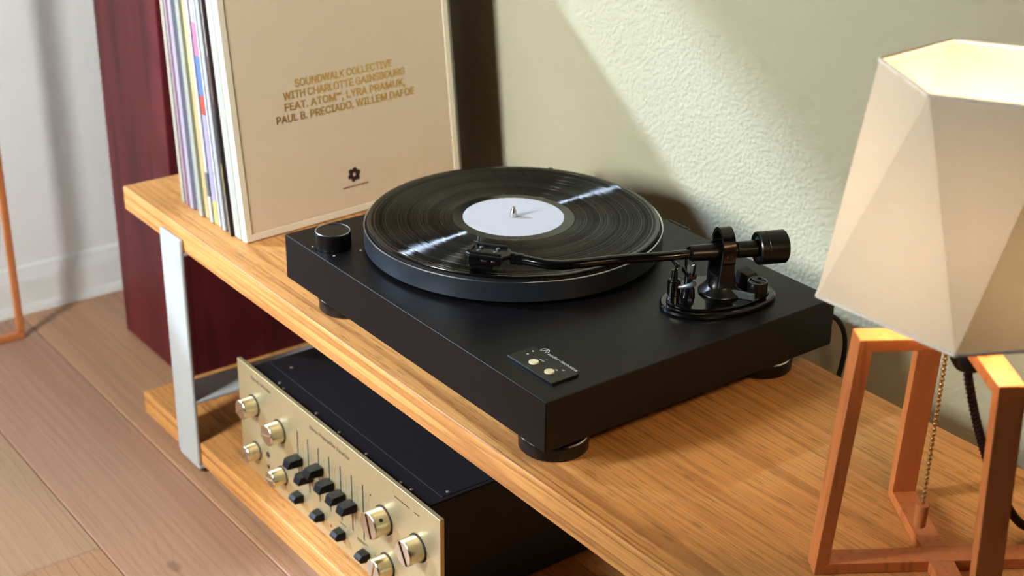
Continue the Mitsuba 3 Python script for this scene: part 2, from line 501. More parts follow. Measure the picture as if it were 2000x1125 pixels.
FB = leaning(X0, Y0, AY, LN)
TH = 0.0095
lift = TH * math.sin(LN) + 0.0002
rb = thing('boxed_record', 'tan boxed record with gold lettering on its cover, foremost in the row on the bench', 'record')
obj('case', slanted(rbox(0, BW, 0, 0.312, -TH, -0.0012, 0.0008), FB, lift), 'm_boxrim', rb, label='pale cream case edge and rim')
obj('cover', slanted(rbox(0.0083, BW - 0.0083, 0.0083, 0.3037, -0.0018, -0.0002, 0.0004), FB, lift), 'm_box', rb)
# a raised fillet round the cover
obj('rim', slanted(cat(rbox(0, 0.0078, 0, 0.312, -0.0018, 0.0004, 0.0004), rbox(BW - 0.0078, BW, 0, 0.312, -0.0018, 0.0004, 0.0004),
                       rbox(0.0078, BW - 0.0078, 0, 0.0078, -0.0018, 0.0004, 0.0004), rbox(0.0078, BW - 0.0078, 0.3042, 0.312, -0.0018, 0.0004, 0.0004)), FB, lift), 'm_boxrim', rb)
for text, u0, u1, h in (('SOUNDWALK COLLECTIVE', 0.083, 0.2135, 0.1592), ('WITH CHARLOTTE GAINSBOURG', 0.0665, 0.2305, 0.1472),
                        ('FEAT. ATOM\u2122, LYRA PRAMUK,', 0.0668, 0.2298, 0.1347), ('PAUL B. PRECIADO, WILLEM DAFOE', 0.0548, 0.2415, 0.1222)):
    m = words(text, 0.0082, u1 - u0, 0.00025, True)
    m.apply_translation([u0, h, -0.0002])
    obj('lettering', slanted(m, FB, lift), 'm_gold', rb, False, label='line of gold foil lettering')
star = []
for k in range(6):
    a = k * math.pi / 3 + 0.3
    star.append(Point(0.1480 + 0.0058 * math.cos(a), 0.0452 + 0.0058 * math.sin(a)).buffer(0.0030, 12))
ring = Point(0.148, 0.0452).buffer(0.0056, 24).difference(Point(0.148, 0.0452).buffer(0.0020, 24))
for p in star:
    ring = ring.union(p)
obj('emblem', slanted(slab(ring, -0.0002, 0.00005), FB, lift), 'm_stamp', rb, False, label='small dark round emblem')
bars = cat(*[slab(sbox(a, 0.0312, b, 0.0328), -0.0002, 0.00005) for a, b in ((0.131, 0.1415), (0.1422, 0.1462), (0.147, 0.1556), (0.1564, 0.1662))])
obj('caption', slanted(bars, FB, lift), 'm_caption', rb, False)

# (thickness, spine colour(s) from the bottom up as (colour, share), label, shared?)
W = (236, 238, 240)
SLEEVES = [
    (0.0080, [((214, 206, 188), 1)], 'cream sleeve spine at the far left end of the record row'),
    (0.0075, [((198, 180, 200), 0.55), ((206, 196, 214), 0.45)], 'lilac sleeve spine second from the left end of the record row'),
    (0.0060, [((150, 110, 128), 1)], 'dusky plum sleeve spine between lilac ones in the record row'),
    (0.0085, [((206, 200, 222), 1)], 'pale lavender sleeve spine left of the blue grey ones in the record row'),
    (0.0085, [((158, 172, 196), 0.7), ((150, 186, 200), 0.3)], 'blue grey sleeve spine in the left half of the record row'),
    (0.0075, [((184, 194, 212), 1)], 'light steel blue sleeve spine beside the darker blue grey one'),
    (0.0080, [((206, 210, 192), 1)], 'greyish green sleeve spine left of the yellow one in the record row'),
    (0.0095, [((232, 214, 150), 0.5), ((228, 224, 168), 0.5)], 'pale yellow sleeve spine in the middle of the record row'),
    (0.0050, [((224, 168, 120), 0.35), ((236, 196, 150), 0.35), ((238, 240, 240), 0.3)], 'narrow orange and white sleeve spine right of the yellow one'),
    (0.0060, [(W, 0.1), ((120, 128, 140), 0.09), (W, 0.81)], 'white sleeve spine with a dark patterned foot left of the rainbow one'),
    (0.0095, [((236, 228, 140), 0.09), ((200, 190, 234), 0.32), ((232, 96, 84), 0.07), ((112, 150, 232), 0.14), ((240, 150, 196), 0.12), ((226, 214, 240), 0.26)], 'sleeve spine with lavender, red, blue and pink blocks'),
    (0.0070, [(W, 1)], 'white sleeve spine just right of the colour blocked one'),
    (0.0028, [((40, 40, 44), 1)], 'thin black sleeve spine between two white ones, left of the grey one'),
    (0.0075, [((214, 218, 222), 1)], 'light grey sleeve spine between two thin black ones'),
    (0.0032, [((26, 24, 26), 1)], 'thin black sleeve spine right of the light grey one'),
    (0.0070, [((196, 172, 150), 0.16), ((190, 168, 92), 0.1), ((40, 36, 36), 0.22), ((150, 92, 84), 0.16), ((222, 210, 204), 0.36)], 'brown, black and pink printed sleeve spine near the boxed record'),
    (0.0028, [((30, 24, 26), 0.45), ((58, 46, 44), 0.55)], 'thin dark sleeve spine third from the boxed record'),
    (0.0060, [((240, 232, 232), 1)], 'pinkish white sleeve spine second from the boxed record'),
    (0.0090, [((216, 222, 212), 1)], 'pale mint white sleeve directly behind the boxed record'),
]
made = {}


def sleeve_mat(c):
    c = tuple(int(v * 0.88) for v in c)
    if c not in made:
        made[c] = f'm_sleeve{len(made)}'
        mat(made[c], c, 0.45, 0.4)
    return made[c]


span0, span1 = -0.4525, X0 - TH - 0.0008
tot = sum(s[0] for s in SLEEVES)
gap = (span1 - span0 - tot) / (len(SLEEVES) - 1)
x = span0
for i, (th, bands, lab) in enumerate(SLEEVES):
    q = i / (len(SLEEVES) - 1)
    ln = 0.062 + (LN - 0.062) * q
    yy = -0.1475 + 0.0025 * rnd.random() + 0.002 * math.sin(i * 1.9)
    fr = leaning(x + th, yy, AY * q * 0.9, ln)
    k = thing('record_sleeve', lab, 'record', 'record sleeves standing in a row on the bench')
    h, H = 0.0, 0.31 + 0.003 * rnd.random()
    lf = th * math.sin(ln) + 0.0002
    obj('sleeve', slanted(rbox(0.0018, 0.31, 0, H, -th + 0.0002, -0.0002, min(0.0008, th * 0.3)), fr, lf), sleeve_mat(bands[-1][0]), k)
    for c, share in bands:
        h1 = h + share * H
        obj('spine', slanted(rbox(0, 0.0024, h, h1, -th, 0, min(0.0011, th * 0.4)), fr, lf), sleeve_mat(c), k)
        h = h1
    x += th + gap

# ------------------------------------------------------------------ turntable
tt = thing('turntable', 'black turntable with a black tonearm playing a record on the bench', 'turntable')
PX0, PX1, PY0, PY1, PZ0, PZ1 = -0.1495, 0.2753, -0.1739, 0.165, 0.0222, 0.0696
obj('plinth', rbox(PX0, PX1, PY0, PY1, PZ0, PZ1, 0.0012), 'm_plinth', tt)
foot_p = [(0, 0), (0.0285, 0), (0.030, 0.0015), (0.0305, 0.011), (0.0298, 0.0128), (0, 0.0128)]
lip_p = [(0.0298, 0.0129), (0.0275, 0.0165), (0.0255, 0.0172), (0.0255, 0.0129)]
for fx, fy in ((-0.0935, -0.135), (0.239, -0.1355), (0.237, 0.112), (-0.0935, 0.112)):
    f = obj('foot', cat(lathe(foot_p, 56, (fx, fy, 0)), lathe([(0, 0.0129), (0.0255, 0.0129), (0.0255, 0.0172), (0.023, 0.0222), (0, 0.0222)], 48, (fx, fy, 0))), 'm_black', tt)
    obj('ring', lathe([(0.0256, 0.0129), (0.0296, 0.0129), (0.0290, 0.0143), (0.0256, 0.0148), (0.0256, 0.0129)], 56, (fx, fy, 0)), 'm_chrome', f, label='shiny ring round the foot')
pl = obj('platter', lathe([(0, 0.0733), (0.1465, 0.0733), (0.1474, 0.0741), (0.1474, 0.0926), (0.1466, 0.0926), (0.1455, 0.0926), (0.1448, 0.0921), (0.1448, 0.0915), (0, 0.0915)], 200), 'm_platter', tt)
obj('lip', lathe([(0.1455, 0.0927), (0.1474, 0.0927), (0.14725, 0.0934), (0.1467, 0.0936), (0.1458, 0.0932), (0.1455, 0.0927)], 200), 'm_lip', pl, label='polished rim of the platter')
obj('bearing_hub', cyl(0.05, 0.0697, 0.0732, 0.0004, 48), 'm_matte', tt)
obj('mat', lathe([(0, 0.0916), (0.1435, 0.0916), (0.1438, 0.0919), (0.1438, 0.0948), (0.143, 0.0952), (0, 0.0952)], 160), 'm_matte', tt)
obj('spindle', lathe([(0, 0.0953), (0.0036, 0.0953), (0.0036, 0.1022), (0.0034, 0.1026), (0.0026, 0.1045), (0.0016, 0.1072), (0.0006, 0.1083), (0, 0.1084)], 32), 'm_chrome', tt, 40)

kn = obj('speed_knob', lathe([(0, 0.0697), (0.0172, 0.0697), (0.0178, 0.0703), (0.0178, 0.0862), (0.0172, 0.0868), (0.0166, 0.0868), (0.0160, 0.0864), (0, 0.0864)], 80, (-0.0943, -0.1503, 0)), 'm_black', tt)
obj('rim', lathe([(0.0163, 0.0869), (0.0172, 0.0869), (0.0168, 0.0873), (0.0163, 0.0869)], 80, (-0.0943, -0.1503, 0)), 'm_lip', kn)
for (mx, my) in ((-0.0705, -0.1335), (-0.1055, -0.1735 + 0.0065), (-0.0735, -0.1618)):
    obj('speed_mark', cyl(0.0011, PZ1, PZ1 + 0.0002, 0.0001, 12, (mx, my)), 'm_print', tt, label='tiny white speed mark')

# control plate with two cream buttons, a blue light and white lettering
cp = obj('control_plate', rbox(0.1946, 0.2559, -0.1525, -0.1245, PZ1 + 0.0001, PZ1 + 0.0024, 0.0004), 'm_black', tt)
PT = PZ1 + 0.0024
for bx_, by_ in ((0.2186, -0.1425), (0.2396, -0.1425)):
    b = obj('button', lathe([(0, PT), (0.0042, PT), (0.0044, PT + 0.0002), (0.0043, PT + 0.0011), (0.0038, PT + 0.0014), (0, PT + 0.0014)], 32, (bx_, by_, 0)), 'm_cream', cp, label='round cream coloured button')
obj('indicator', cyl(0.0007, PT, PT + 0.0004, 0.0001, 16, (0.2215, -0.1310)), 'm_blue', cp, label='tiny blue light')
for tx, x_, y_, w_ in (('START', 0.2165, -0.1355, 0.006), ('33', 0.2385, -0.1362, 0.0032), ('45', 0.2425, -0.1318, 0.0026)):
    m = words(tx, 0.0014, w_, 0.00012, True); m.apply_translation([x_, y_, PT])
    obj('lettering', m, 'm_print', cp, False)
for x_, y_ in ((0.2033, -0.1372), (0.2018, -0.1305)):
    obj('socket', cyl(0.0009, PT, PT + 0.0003, 0.0001, 16, (x_, y_)), 'm_print', cp)
m = words('audio-technica', 0.0030, 0.0385, 0.00015, True); m.apply_translation([0.2095, -0.1213, PZ1])
obj('lettering', m, 'm_print', tt, False, label='white lettering on the plinth')
c0 = Point(0.2035, -0.1190)
logo = c0.buffer(0.0042, 32).difference(c0.buffer(0.0036, 32))
logo = logo.difference(sbox(0.2055, -0.1225, 0.2085, -0.1200)).union(Polygon([(0.2008, -0.1222), (0.2013, -0.1224), (0.2042, -0.1162), (0.2036, -0.1160)])).union(Polygon([(0.2036, -0.1162), (0.2041, -0.1160), (0.2072, -0.1216), (0.2066, -0.1219)]))
obj('emblem', cat(*[slab(g, PZ1, PZ1 + 0.00015) for g in getattr(logo, 'geoms', [logo])]), 'm_print', tt, False, label='small white round emblem')

for hx in (0.040, -0.085):
    obj('hinge', cat(rbox(hx, hx + 0.034, PY1 + 0.0001, PY1 + 0.007, PZ1 - 0.030, PZ1 - 0.0015, 0.001), rod([hx + 0.003, PY1 + 0.0045, PZ1 - 0.0030], [hx + 0.031, PY1 + 0.0045, PZ1 - 0.0030], 0.0026)), 'm_black', tt)
obj('audio_cable', tube(spline([(0.262, PY1 - 0.004, 0.045), (0.264, PY1 + 0.014, 0.042), (0.266, PY1 + 0.026, 0.028), (0.267, PY1 + 0.028, -0.02), (0.262, PY1 + 0.026, -0.15)], 50), 0.0024, 10), 'm_matte', tt, 60)

# tonearm base plate and its fittings
P = np.array([0.2149, 0.0757, 0.118])
D = np.array([-0.41, -0.912, 0.0]); D /= np.linalg.norm(D)      # towards the stylus
S = np.array([-D[1], D[0], 0.0])                                  # to one side
pts = np.array([(0.1975, 0.0175), (0.1780, 0.0480), (0.1720, 0.0700), (0.1760, 0.0930), (0.1900, 0.1120), (0.2080, 0.1230), (0.2235, 0.1265), (0.2370, 0.1240), (0.2460, 0.1150), (0.2515, 0.0980), (0.2528, 0.0690), (0.2440, 0.0400), (0.2330, 0.0240), (0.2190, 0.0165), (0.2060, 0.0145)])
pp = np.vstack([pts, pts[:1]])
from scipy.interpolate import CubicSpline
ss = np.r_[0, np.cumsum(np.linalg.norm(np.diff(pp, axis=0), axis=1))]
outline = Polygon(CubicSpline(ss, pp, bc_type='periodic')(np.linspace(0, ss[-1], 97))[:-1]).convex_hull
bp = obj('tonearm_base', cat(prism(outline, PZ1, 0.0752, 0.0016), prism(outline.buffer(-0.006), 0.0752, 0.0778, 0.0012)), 'm_gloss', tt)
for sx_, sy_ in ((0.2128, 0.0395), (0.2130, 0.0655)):
    obj('screw', lathe([(0, 0.0778), (0.0019, 0.0778), (0.0017, 0.0788), (0.0008, 0.0792), (0, 0.0792)], 20, (sx_, sy_, 0)), 'm_chrome', bp)


def on_axis(m, c, x_axis, y_axis, z_axis):
    return place(m, (x_axis, y_axis, z_axis), c)


Zv = np.array([0, 0, 1.0])
# tower: a flared pillar carrying the gimbal fork
def hull_of(pts_r):
    v = np.vstack([np.asarray(c, float) + _ico * r for c, r in pts_r])
    return trimesh.convex.convex_hull(v)


b0 = np.array([P[0], P[1], 0.0])
tower = cat(lathe([(0, 0.0778), (0.0205, 0.0778), (0.0208, 0.0790), (0.0200, 0.0805), (0.0150, 0.0850), (0.0128, 0.0900), (0.0120, 0.0960), (0.0112, 0.0985), (0, 0.0985)], 56, (P[0], P[1], 0)),
            hull_of([(b0 + S * 0.0125 + D * 0.006 + Zv * 0.088, 0.0022), (b0 + S * 0.0125 - D * 0.006 + Zv * 0.088, 0.0022), (b0 + S * 0.0135 + D * 0.004 + Zv * 0.122, 0.0022), (b0 + S * 0.0135 - D * 0.004 + Zv * 0.122, 0.0022)]),
            hull_of([(b0 - S * 0.0125 + D * 0.007 + Zv * 0.086, 0.0024), (b0 - S * 0.0125 - D * 0.008 + Zv * 0.086, 0.0024), (b0 - S * 0.0145 + D * 0.005 + Zv * 0.123, 0.0024), (b0 - S * 0.0145 - D * 0.005 + Zv * 0.123, 0.0024)]))
tw = obj('tonearm_tower', tower, 'm_black', tt)
for s in (1, -1):
    q = P + S * s * 0.0150
    obj('pivot_screw', rod(q, q + S * s * 0.0026, 0.0030), 'm_black', tw)
ta = numbered('turntable__tonearm')
# the hoop that stands up round the tube
hoop_out = [(0.0172 * math.cos(a), 0.0225 * math.sin(a)) for a in np.linspace(-0.35, math.pi + 0.35, 40)]
hoop_in = [(0.0140 * math.cos(a), 0.0190 * math.sin(a)) for a in np.linspace(math.pi + 0.35, -0.35, 40)]
hoop = slab(Polygon(hoop_out + hoop_in), -0.0058, 0.0058)
hoop = on_axis(hoop, P + Zv * 0.0005, S, Zv, np.cross(S, Zv))
obj('gimbal_hoop', hoop, 'm_gloss', ta, 35)
R0 = lathe([(0, 0), (0.0068, 0), (0.0075, 0.001), (0.0075, 0.042), (0.0066, 0.044), (0, 0.044)], 32)
obj('pivot_housing', along(R0, P - D * 0.012, P + D), 'm_black', ta)
obj('rear_stub', along(lathe([(0, 0), (0.0072, 0), (0.0076, 0.0006), (0.0076, 0.024), (0, 0.024)], 32), P - D * 0.0125, P - D), 'm_black', ta)
cw = obj('counterweight', along(lathe([(0, 0.004), (0.0118, 0.004), (0.0122, 0.0), (0.0142, 0.0), (0.0154, 0.0012), (0.0154, 0.0075), (0.0150, 0.0079), (0.0154, 0.0083), (0.0154, 0.0262), (0.0144, 0.0273), (0, 0.0273)], 64), P - D * 0.0315, P - D), 'm_black', ta)
obj('dial', along(lathe([(0.0078, 0.0028), (0.0116, 0.0028), (0.0116, 0.0038), (0.0078, 0.0038), (0.0078, 0.0028)], 48), P - D * 0.0315, P - D), 'm_grey', cw, label='grey scale ring of the counterweight')
path = spline([P + D * 0.030, P + D * 0.06 + [0, 0, -0.0008], [0.1686, -0.0141, 0.1152], [0.1535, -0.0478, 0.1142], [0.1430, -0.0640, 0.1138], [0.1310, -0.0716, 0.1136], [0.1180, -0.0780, 0.1133]], 80)
rad = np.where(np.arange(80) < 8, np.linspace(0.0062, 0.0044, 80 // 10 * 10)[:80], 0.0041)
obj('tube', tube(path, 0.0045, 20), 'm_gloss', ta, 60)
hd = np.array([-0.0350, -0.0250, -0.0006]); hd /= np.linalg.norm(hd)
hs = np.array([-hd[1], hd[0], 0]); hs /= np.linalg.norm(hs); hu = np.cross(hd, hs)
h0 = np.array([0.1185, -0.0777, 0.1134])
obj('collar', along(lathe([(0, 0), (0.0048, 0), (0.0054, 0.0006), (0.0054, 0.0050), (0.0048, 0.0056), (0.0048, 0.0066), (0.0056, 0.0072), (0.0056, 0.0112), (0.005, 0.0118), (0, 0.0118)], 36), h0, h0 + hd), 'm_gloss', ta)
h1 = h0 + hd * 0.0115
hf = lambda m: place(m, (hd, hs, hu), h1)
shell = prism(Polygon([(0, -0.0045), (0, 0.0045), (0.005, 0.0108), (0.037, 0.0108), (0.041, 0.0075), (0.041, -0.0075), (0.037, -0.0108), (0.005, -0.0108)]), 0.0012, 0.0046, 0.0009)
hk = obj('headshell', hf(cat(shell, rbox(0.007, 0.036, -0.0108, -0.0084, 0.0040, 0.0072, 0.0007), rbox(0.007, 0.036, 0.0084, 0.0108, 0.0040, 0.0072, 0.0007), rbox(0.0365, 0.0405, -0.0070, 0.0070, 0.0040, 0.0066, 0.0007))), 'm_black', ta)
obj('finger_lift', hf(tube(spline([(0.034, -0.0100, 0.0032), (0.0355, -0.0135, 0.0036), (0.037, -0.0175, 0.0052), (0.038, -0.0200, 0.0085)], 24), np.linspace(0.0016, 0.0011, 24), 12)), 'm_black', hk)
for a_, b_ in ((0.014, 0.004), (0.030, 0.004), (0.014, -0.004), (0.030, -0.004)):
    obj('screw', hf(cyl(0.0018, 0.0046, 0.0062, 0.0003, 16, (a_, b_))), 'm_grey', hk)
ck = obj('cartridge', hf(cat(rbox(0.008, 0.0385, -0.0095, 0.0095, -0.0056, 0.0011, 0.0008), rbox(0.016, 0.0385, -0.0080, 0.0080, -0.0110, -0.0056, 0.0010), hull_of([((0.030, 0.0045, -0.0095), 0.001), ((0.030, -0.0045, -0.0095), 0.001), ((0.0395, 0.003, -0.0118), 0.001), ((0.0395, -0.003, -0.0118), 0.001), ((0.0395, 0, -0.006), 0.001)]))), 'm_gloss', ta)
for a_, l_ in ((0.0145, 0.0020), (0.0235, 0.0036)):
    obj('stud', hf(hull_of([((a_ - l_ / 2, 0.0094, -0.0018), 0.0011), ((a_ + l_ / 2, 0.0094, -0.0018), 0.0011)])), 'm_chrome', ck)
obj('stylus', hf(hull_of([((0.033, 0, -0.0112), 0.0005), ((0.0385, 0, -0.0143), 0.0003)])), 'm_grey', ck)
for dy in (-0.0048, -0.0016, 0.0016, 0.0048):
    obj('lead_wire', hf(tube(spline([(0.0005, dy * 0.4, 0.0002), (0.004, dy * 0.9, -0.0006), (0.0105, dy, -0.0022)], 14), 0.00045, 8)), 'm_grey', ck)

# arm rest, cue lever, anti-skate dial
AR = np.array([0.2052, 0.0440, 0.0])
ar = obj('arm_rest', cat(lathe([(0, 0.0778), (0.0062, 0.0778), (0.0066, 0.0784), (0.0060, 0.0850), (0.0042, 0.0880), (0.0038, 0.0990), (0, 0.0990)], 36, tuple(AR)),
                         rbox(-0.0105, 0.0105, -0.0038, 0.0038, 0.0985, 0.1035, 0.0012).apply_translation(AR) if False else place(rbox(-0.0105, 0.0105, -0.0038, 0.0038, 0.0985, 0.1040, 0.0012), (S, -D, Zv), AR)), 'm_gloss', tt)
obj('clip', place(tube(spline([(-0.0095, 0, 0.103), (-0.0098, 0, 0.110), (-0.0088, 0, 0.1185), (-0.0068, 0, 0.1232), (-0.0042, 0, 0.1240)], 30), 0.0013, 10), (S, -D, Zv), AR), 'm_gloss', ar)
obj('hook', place(hull_of([((0.0095, 0, 0.103), 0.0016), ((0.0112, 0.001, 0.1135), 0.0012), ((0.0085, -0.002, 0.1120), 0.0010)]), (S, -D, Zv), AR), 'm_gloss', ar)
CU = np.array([0.1945, 0.0365, 0.0])
cu = obj('cue_lifter', lathe([(0, 0.0778), (0.0058, 0.0778), (0.0062, 0.0784), (0.0062, 0.0900), (0.0052, 0.0925), (0.0030, 0.0935), (0.0028, 0.1015), (0, 0.1018)], 36, tuple(CU)), 'm_gloss', tt)
obj('lift_bar', tube(spline([CU + [0, 0, 0.101], CU + S * 0.004 + [0, 0, 0.1055], CU - D * 0.0 + S * -0.006 + [0, 0, 0.1075], AR * [1, 1, 0] + D * 0.010 + [0, 0, 0.1085]], 24), 0.0013, 10), 'm_gloss', cu)
obj('cue_lever', cat(tube(spline([CU + [0.0045, 0, 0.0865], CU + [0.012, 0.004, 0.089], CU + [0.020, 0.006, 0.094]], 20), np.linspace(0.0018, 0.0026, 20), 12)), 'm_grey', cu)
AS = (0.2380, 0.0992)
ak = obj('antiskate_dial', lathe([(0, 0.0778), (0.0092, 0.0778), (0.0094, 0.0782), (0.0094, 0.0902), (0.0090, 0.0907), (0.0076, 0.0907), (0.0072, 0.0898), (0, 0.0898)], 56, (AS[0], AS[1], 0)), 'm_black', tt)
obj('rim', lathe([(0.0076, 0.0908), (0.0089, 0.0908), (0.0086, 0.0911), (0.0079, 0.0911), (0.0076, 0.0908)], 56, (AS[0], AS[1], 0)), 'm_grey', ak)
obj('grip', rbox(AS[0] - 0.0068, AS[0] + 0.0068, AS[1] - 0.0016, AS[1] + 0.0016, 0.0898, 0.0912, 0.0006), 'm_black', ak)
a_, b_ = np.array([0.2190, 0.0760]), np.array([0.2385, 0.0872])
dd = (b_ - a_) / np.linalg.norm(b_ - a_); nn_ = np.array([-dd[1], dd[0]])
lev = cat(place(rbox(0, 0.0235, -0.0015, 0.0015, 0.0780, 0.0848, 0.0006), ([dd[0], dd[1], 0], [nn_[0], nn_[1], 0], Zv), [a_[0] + 0.0145 * dd[1] * 0, a_[1], 0]))
lev.apply_translation([0.0085, -0.0015, 0])
obj('antiskate_arm', lev, 'm_grey', tt, label='dull grey metal arm on the tonearm base')
obj('rear_housing', cat(hull_of([((0.2085, 0.1010, 0.0785), 0.001), ((0.2275, 0.0965, 0.0785), 0.001), ((0.2230, 0.1180, 0.0785), 0.001), ((0.2085, 0.1160, 0.0785), 0.001), ((0.2095, 0.1020, 0.0905), 0.001), ((0.2245, 0.0985, 0.0905), 0.001), ((0.2215, 0.1130, 0.0885), 0.001), ((0.2095, 0.1130, 0.0905), 0.001)])), 'm_matte', tt)

# ------------------------------------------------------------------ the record on the platter
vr = thing('vinyl_record', 'black vinyl record with a blank white label lying on the turntable platter', 'record')
RZ = 0.0953
obj('disc', lathe([(0.0038, RZ), (0.1428, RZ), (0.1437, RZ + 0.0006), (0.1438, RZ + 0.0014), (0.1434, RZ + 0.0021), (0.1424, RZ + 0.0024), (0.1405, RZ + 0.0019), (0.0565, RZ + 0.0019), (0.0555, RZ + 0.0022), (0.0038, RZ + 0.0022), (0.0038, RZ)], 256), 'm_vinyl', vr, 40)


def ring_uv(r0, r1, z, n=360, th=0.00012):
    """A thin grooved band; u runs outwards and v round the record, so that the highlight spreads across the grooves."""
    a = np.linspace(0, 2 * np.pi, n + 1)
    rr = [r0, r0 + 0.0002, r1 - 0.0002, r1]
    zz = [z, z + th, z + th, z]
    v = np.vstack([np.stack([r * np.cos(a), r * np.sin(a), 0 * a + h], 1) for r, h in zip(rr, zz)])
    uv = np.vstack([np.stack([0 * a + r, a], 1) for r in rr])
    f = []
    for k in range(3):
        for i in range(n):
            A, B, C, E = k * (n + 1) + i, k * (n + 1) + i + 1, (k + 1) * (n + 1) + i + 1, (k + 1) * (n + 1) + i
            f += [[A, E, C], [A, C, B]]
    return trimesh.Trimesh(v, np.array(f), process=False), uv


edges = [0.0600, 0.0722, 0.0855, 0.0930, 0.1060, 0.1138, 0.1262, 0.1366]
for r0, r1 in zip(edges[:-1], edges[1:]):
    m, uv = ring_uv(r0 + 0.00016, r1 - 0.00016, RZ + 0.00192)
    obj('groove_band', m, f'm_groove{int(r0 * 1e4) % 3}', vr, True, uv=uv)
m, uv = ring_uv(0.1372, 0.1400, RZ + 0.00192)
obj('groove_band', m, 'm_groove2', vr, True, uv=uv)
obj('label', lathe([(0.0038, RZ + 0.0022), (0.0500, RZ + 0.0022), (0.0500, RZ + 0.0024), (0.0038, RZ + 0.0024), (0.0038, RZ + 0.0022)], 160), 'm_label', vr, False, label='plain white paper label')

# ------------------------------------------------------------------ amplifier on the lower board
am = thing('preamplifier', 'champagne gold audio preamplifier with knobs and sliders on the lower board', 'amplifier')
AY0 = -0.1610
AX0, AX1, AZ0, AZ1 = -0.3045, 0.1045, -0.2772, -0.1392
fp = obj('faceplate', rbox(AX0, AX1, AY0, AY0 + 0.005, AZ0, AZ1, 0.0006), 'm_champagne', am)
ch = obj('chassis', rbox(-0.2885, 0.0690, AY0 + 0.0051, 0.075, -0.2790, -0.1475, 0.001), 'm_chassis', am)
obj('cover', cat(rbox(-0.2880, 0.0685, AY0 + 0.0055, 0.0745, -0.1474, -0.1462, 0.0005), rbox(-0.2830, 0.0640, AY0 + 0.030, 0.070, -0.1462, -0.1456, 0.0003)), 'm_chassis', am)
for px_, py_ in ((-0.2336, -0.145), (-0.2195, -0.148), (-0.1506, -0.1465), (-0.1018, -0.1475), (-0.0481, -0.1475), (0.0178, -0.1487), (0.0349, -0.1475), (0.0586, -0.1205), (-0.258, -0.1165)):
    obj('screw', lathe([(0, -0.1462), (0.0021, -0.1462), (0.0019, -0.1454), (0.001, -0.1450), (0, -0.1449)], 18, (px_, py_, 0)), 'm_screw', am)
for fx, fy in ((-0.26, -0.12), (0.04, -0.12), (-0.26, 0.04), (0.04, 0.04)):
    obj('foot', cyl(0.010, -0.281, -0.2791, 0.0004, 24, (fx, fy)), 'm_matte', am)
front = lambda m, x_, z_, y_=AY0: place(m, ([1, 0, 0], [0, 0, 1], [0, -1, 0]), [x_, y_, z_])


def knob(x_, z_, r, L, turn, dark_dot=False):
    k = obj('knob', front(lathe([(0, 0), (r, 0), (r, L - 0.0014), (r - 0.0005, L - 0.0006), (r - 0.0014, L), (0, L)], 56), x_, z_), 'm_knob', am)
    obj('skirt', front(lathe([(0, 0), (r + 0.0014, 0), (r + 0.0014, 0.0009), (r + 0.0004, 0.0013), (0, 0.0013)], 56), x_, z_), 'm_ink', k)
    c, s = math.cos(turn), math.sin(turn)
    g = cat(rbox(-r * 0.92, r * 0.92, -0.0012, 0.0012, L - 0.0002, L + 0.0013, 0.0005))
    g.apply_transform([[c, -s, 0, 0], [s, c, 0, 0], [0, 0, 1, 0], [0, 0, 0, 1]])
    obj('grip', front(g, x_, z_), 'm_knobtop', k)
    if dark_dot:
        obj('set_screw', rod([x_ + r * 0.72, AY0 - L * 0.55, z_ + r * 0.60], [x_ + r * 0.79, AY0 - L * 0.55, z_ + r * 0.66], 0.0022), 'm_ink', k)
    return k


knob(-0.2690, -0.1855, 0.0118, 0.0180, 0.6)
knob(-0.2105, -0.1915, 0.0128, 0.0170, 0.3)
knob(-0.2690, -0.2445, 0.0100, 0.0160, 0.9)
knob(-0.2085, -0.2475, 0.0100, 0.0170, 0.2)
knob(0.0040, -0.1925, 0.0150, 0.0190, 1.9, True)
knob(0.0655, -0.1915, 0.0140, 0.0180, 2.1)
knob(0.0085, -0.2445, 0.0125, 0.0180, 1.3)
knob(0.0670, -0.2440, 0.0125, 0.0180, 0.7)
SLX = [-0.1697, -0.1471, -0.1250, -0.1027, -0.0799, -0.0576, -0.0355]
SLZ = [-0.2062, -0.2150, -0.1960, -0.2030, -0.2055, -0.2060, -0.2090]
for i, (x_, z_) in enumerate(zip(SLX, SLZ)):
    obj('slot', box(x_ - 0.0009, x_ + 0.0009, AY0 - 0.0002, AY0 + 0.0008, -0.2385, -0.1715), 'm_slot', am, False)
    if i < 6:
        x_ = x_ + 0.003
        k = obj('slider', hull_of([((x_ - 0.0062, AY0 - 0.0015, z_ - 0.0042), 0.001), ((x_ + 0.0062, AY0 - 0.0015, z_ - 0.0042), 0.001), ((x_ - 0.0062, AY0 - 0.0015, z_ + 0.0042), 0.001), ((x_ + 0.0062, AY0 - 0.0015, z_ + 0.0042), 0.001),
                               ((x_ - 0.0052, AY0 - 0.018, z_ - 0.0036), 0.001), ((x_ + 0.0052, AY0 - 0.018, z_ - 0.0036), 0.001), ((x_ - 0.0058, AY0 - 0.015, z_ + 0.0036), 0.001), ((x_ + 0.0058, AY0 - 0.015, z_ + 0.0036), 0.001)]), 'm_button', am)
for i, x_ in enumerate(SLX):
    for j in range(2):
        obj('scale_line', box(x_ + 0.0058 + j * 0.0052, x_ + 0.0063 + j * 0.0052, AY0 - 0.00012, AY0 + 0.0005, -0.232, -0.178), 'm_caption', am, False)
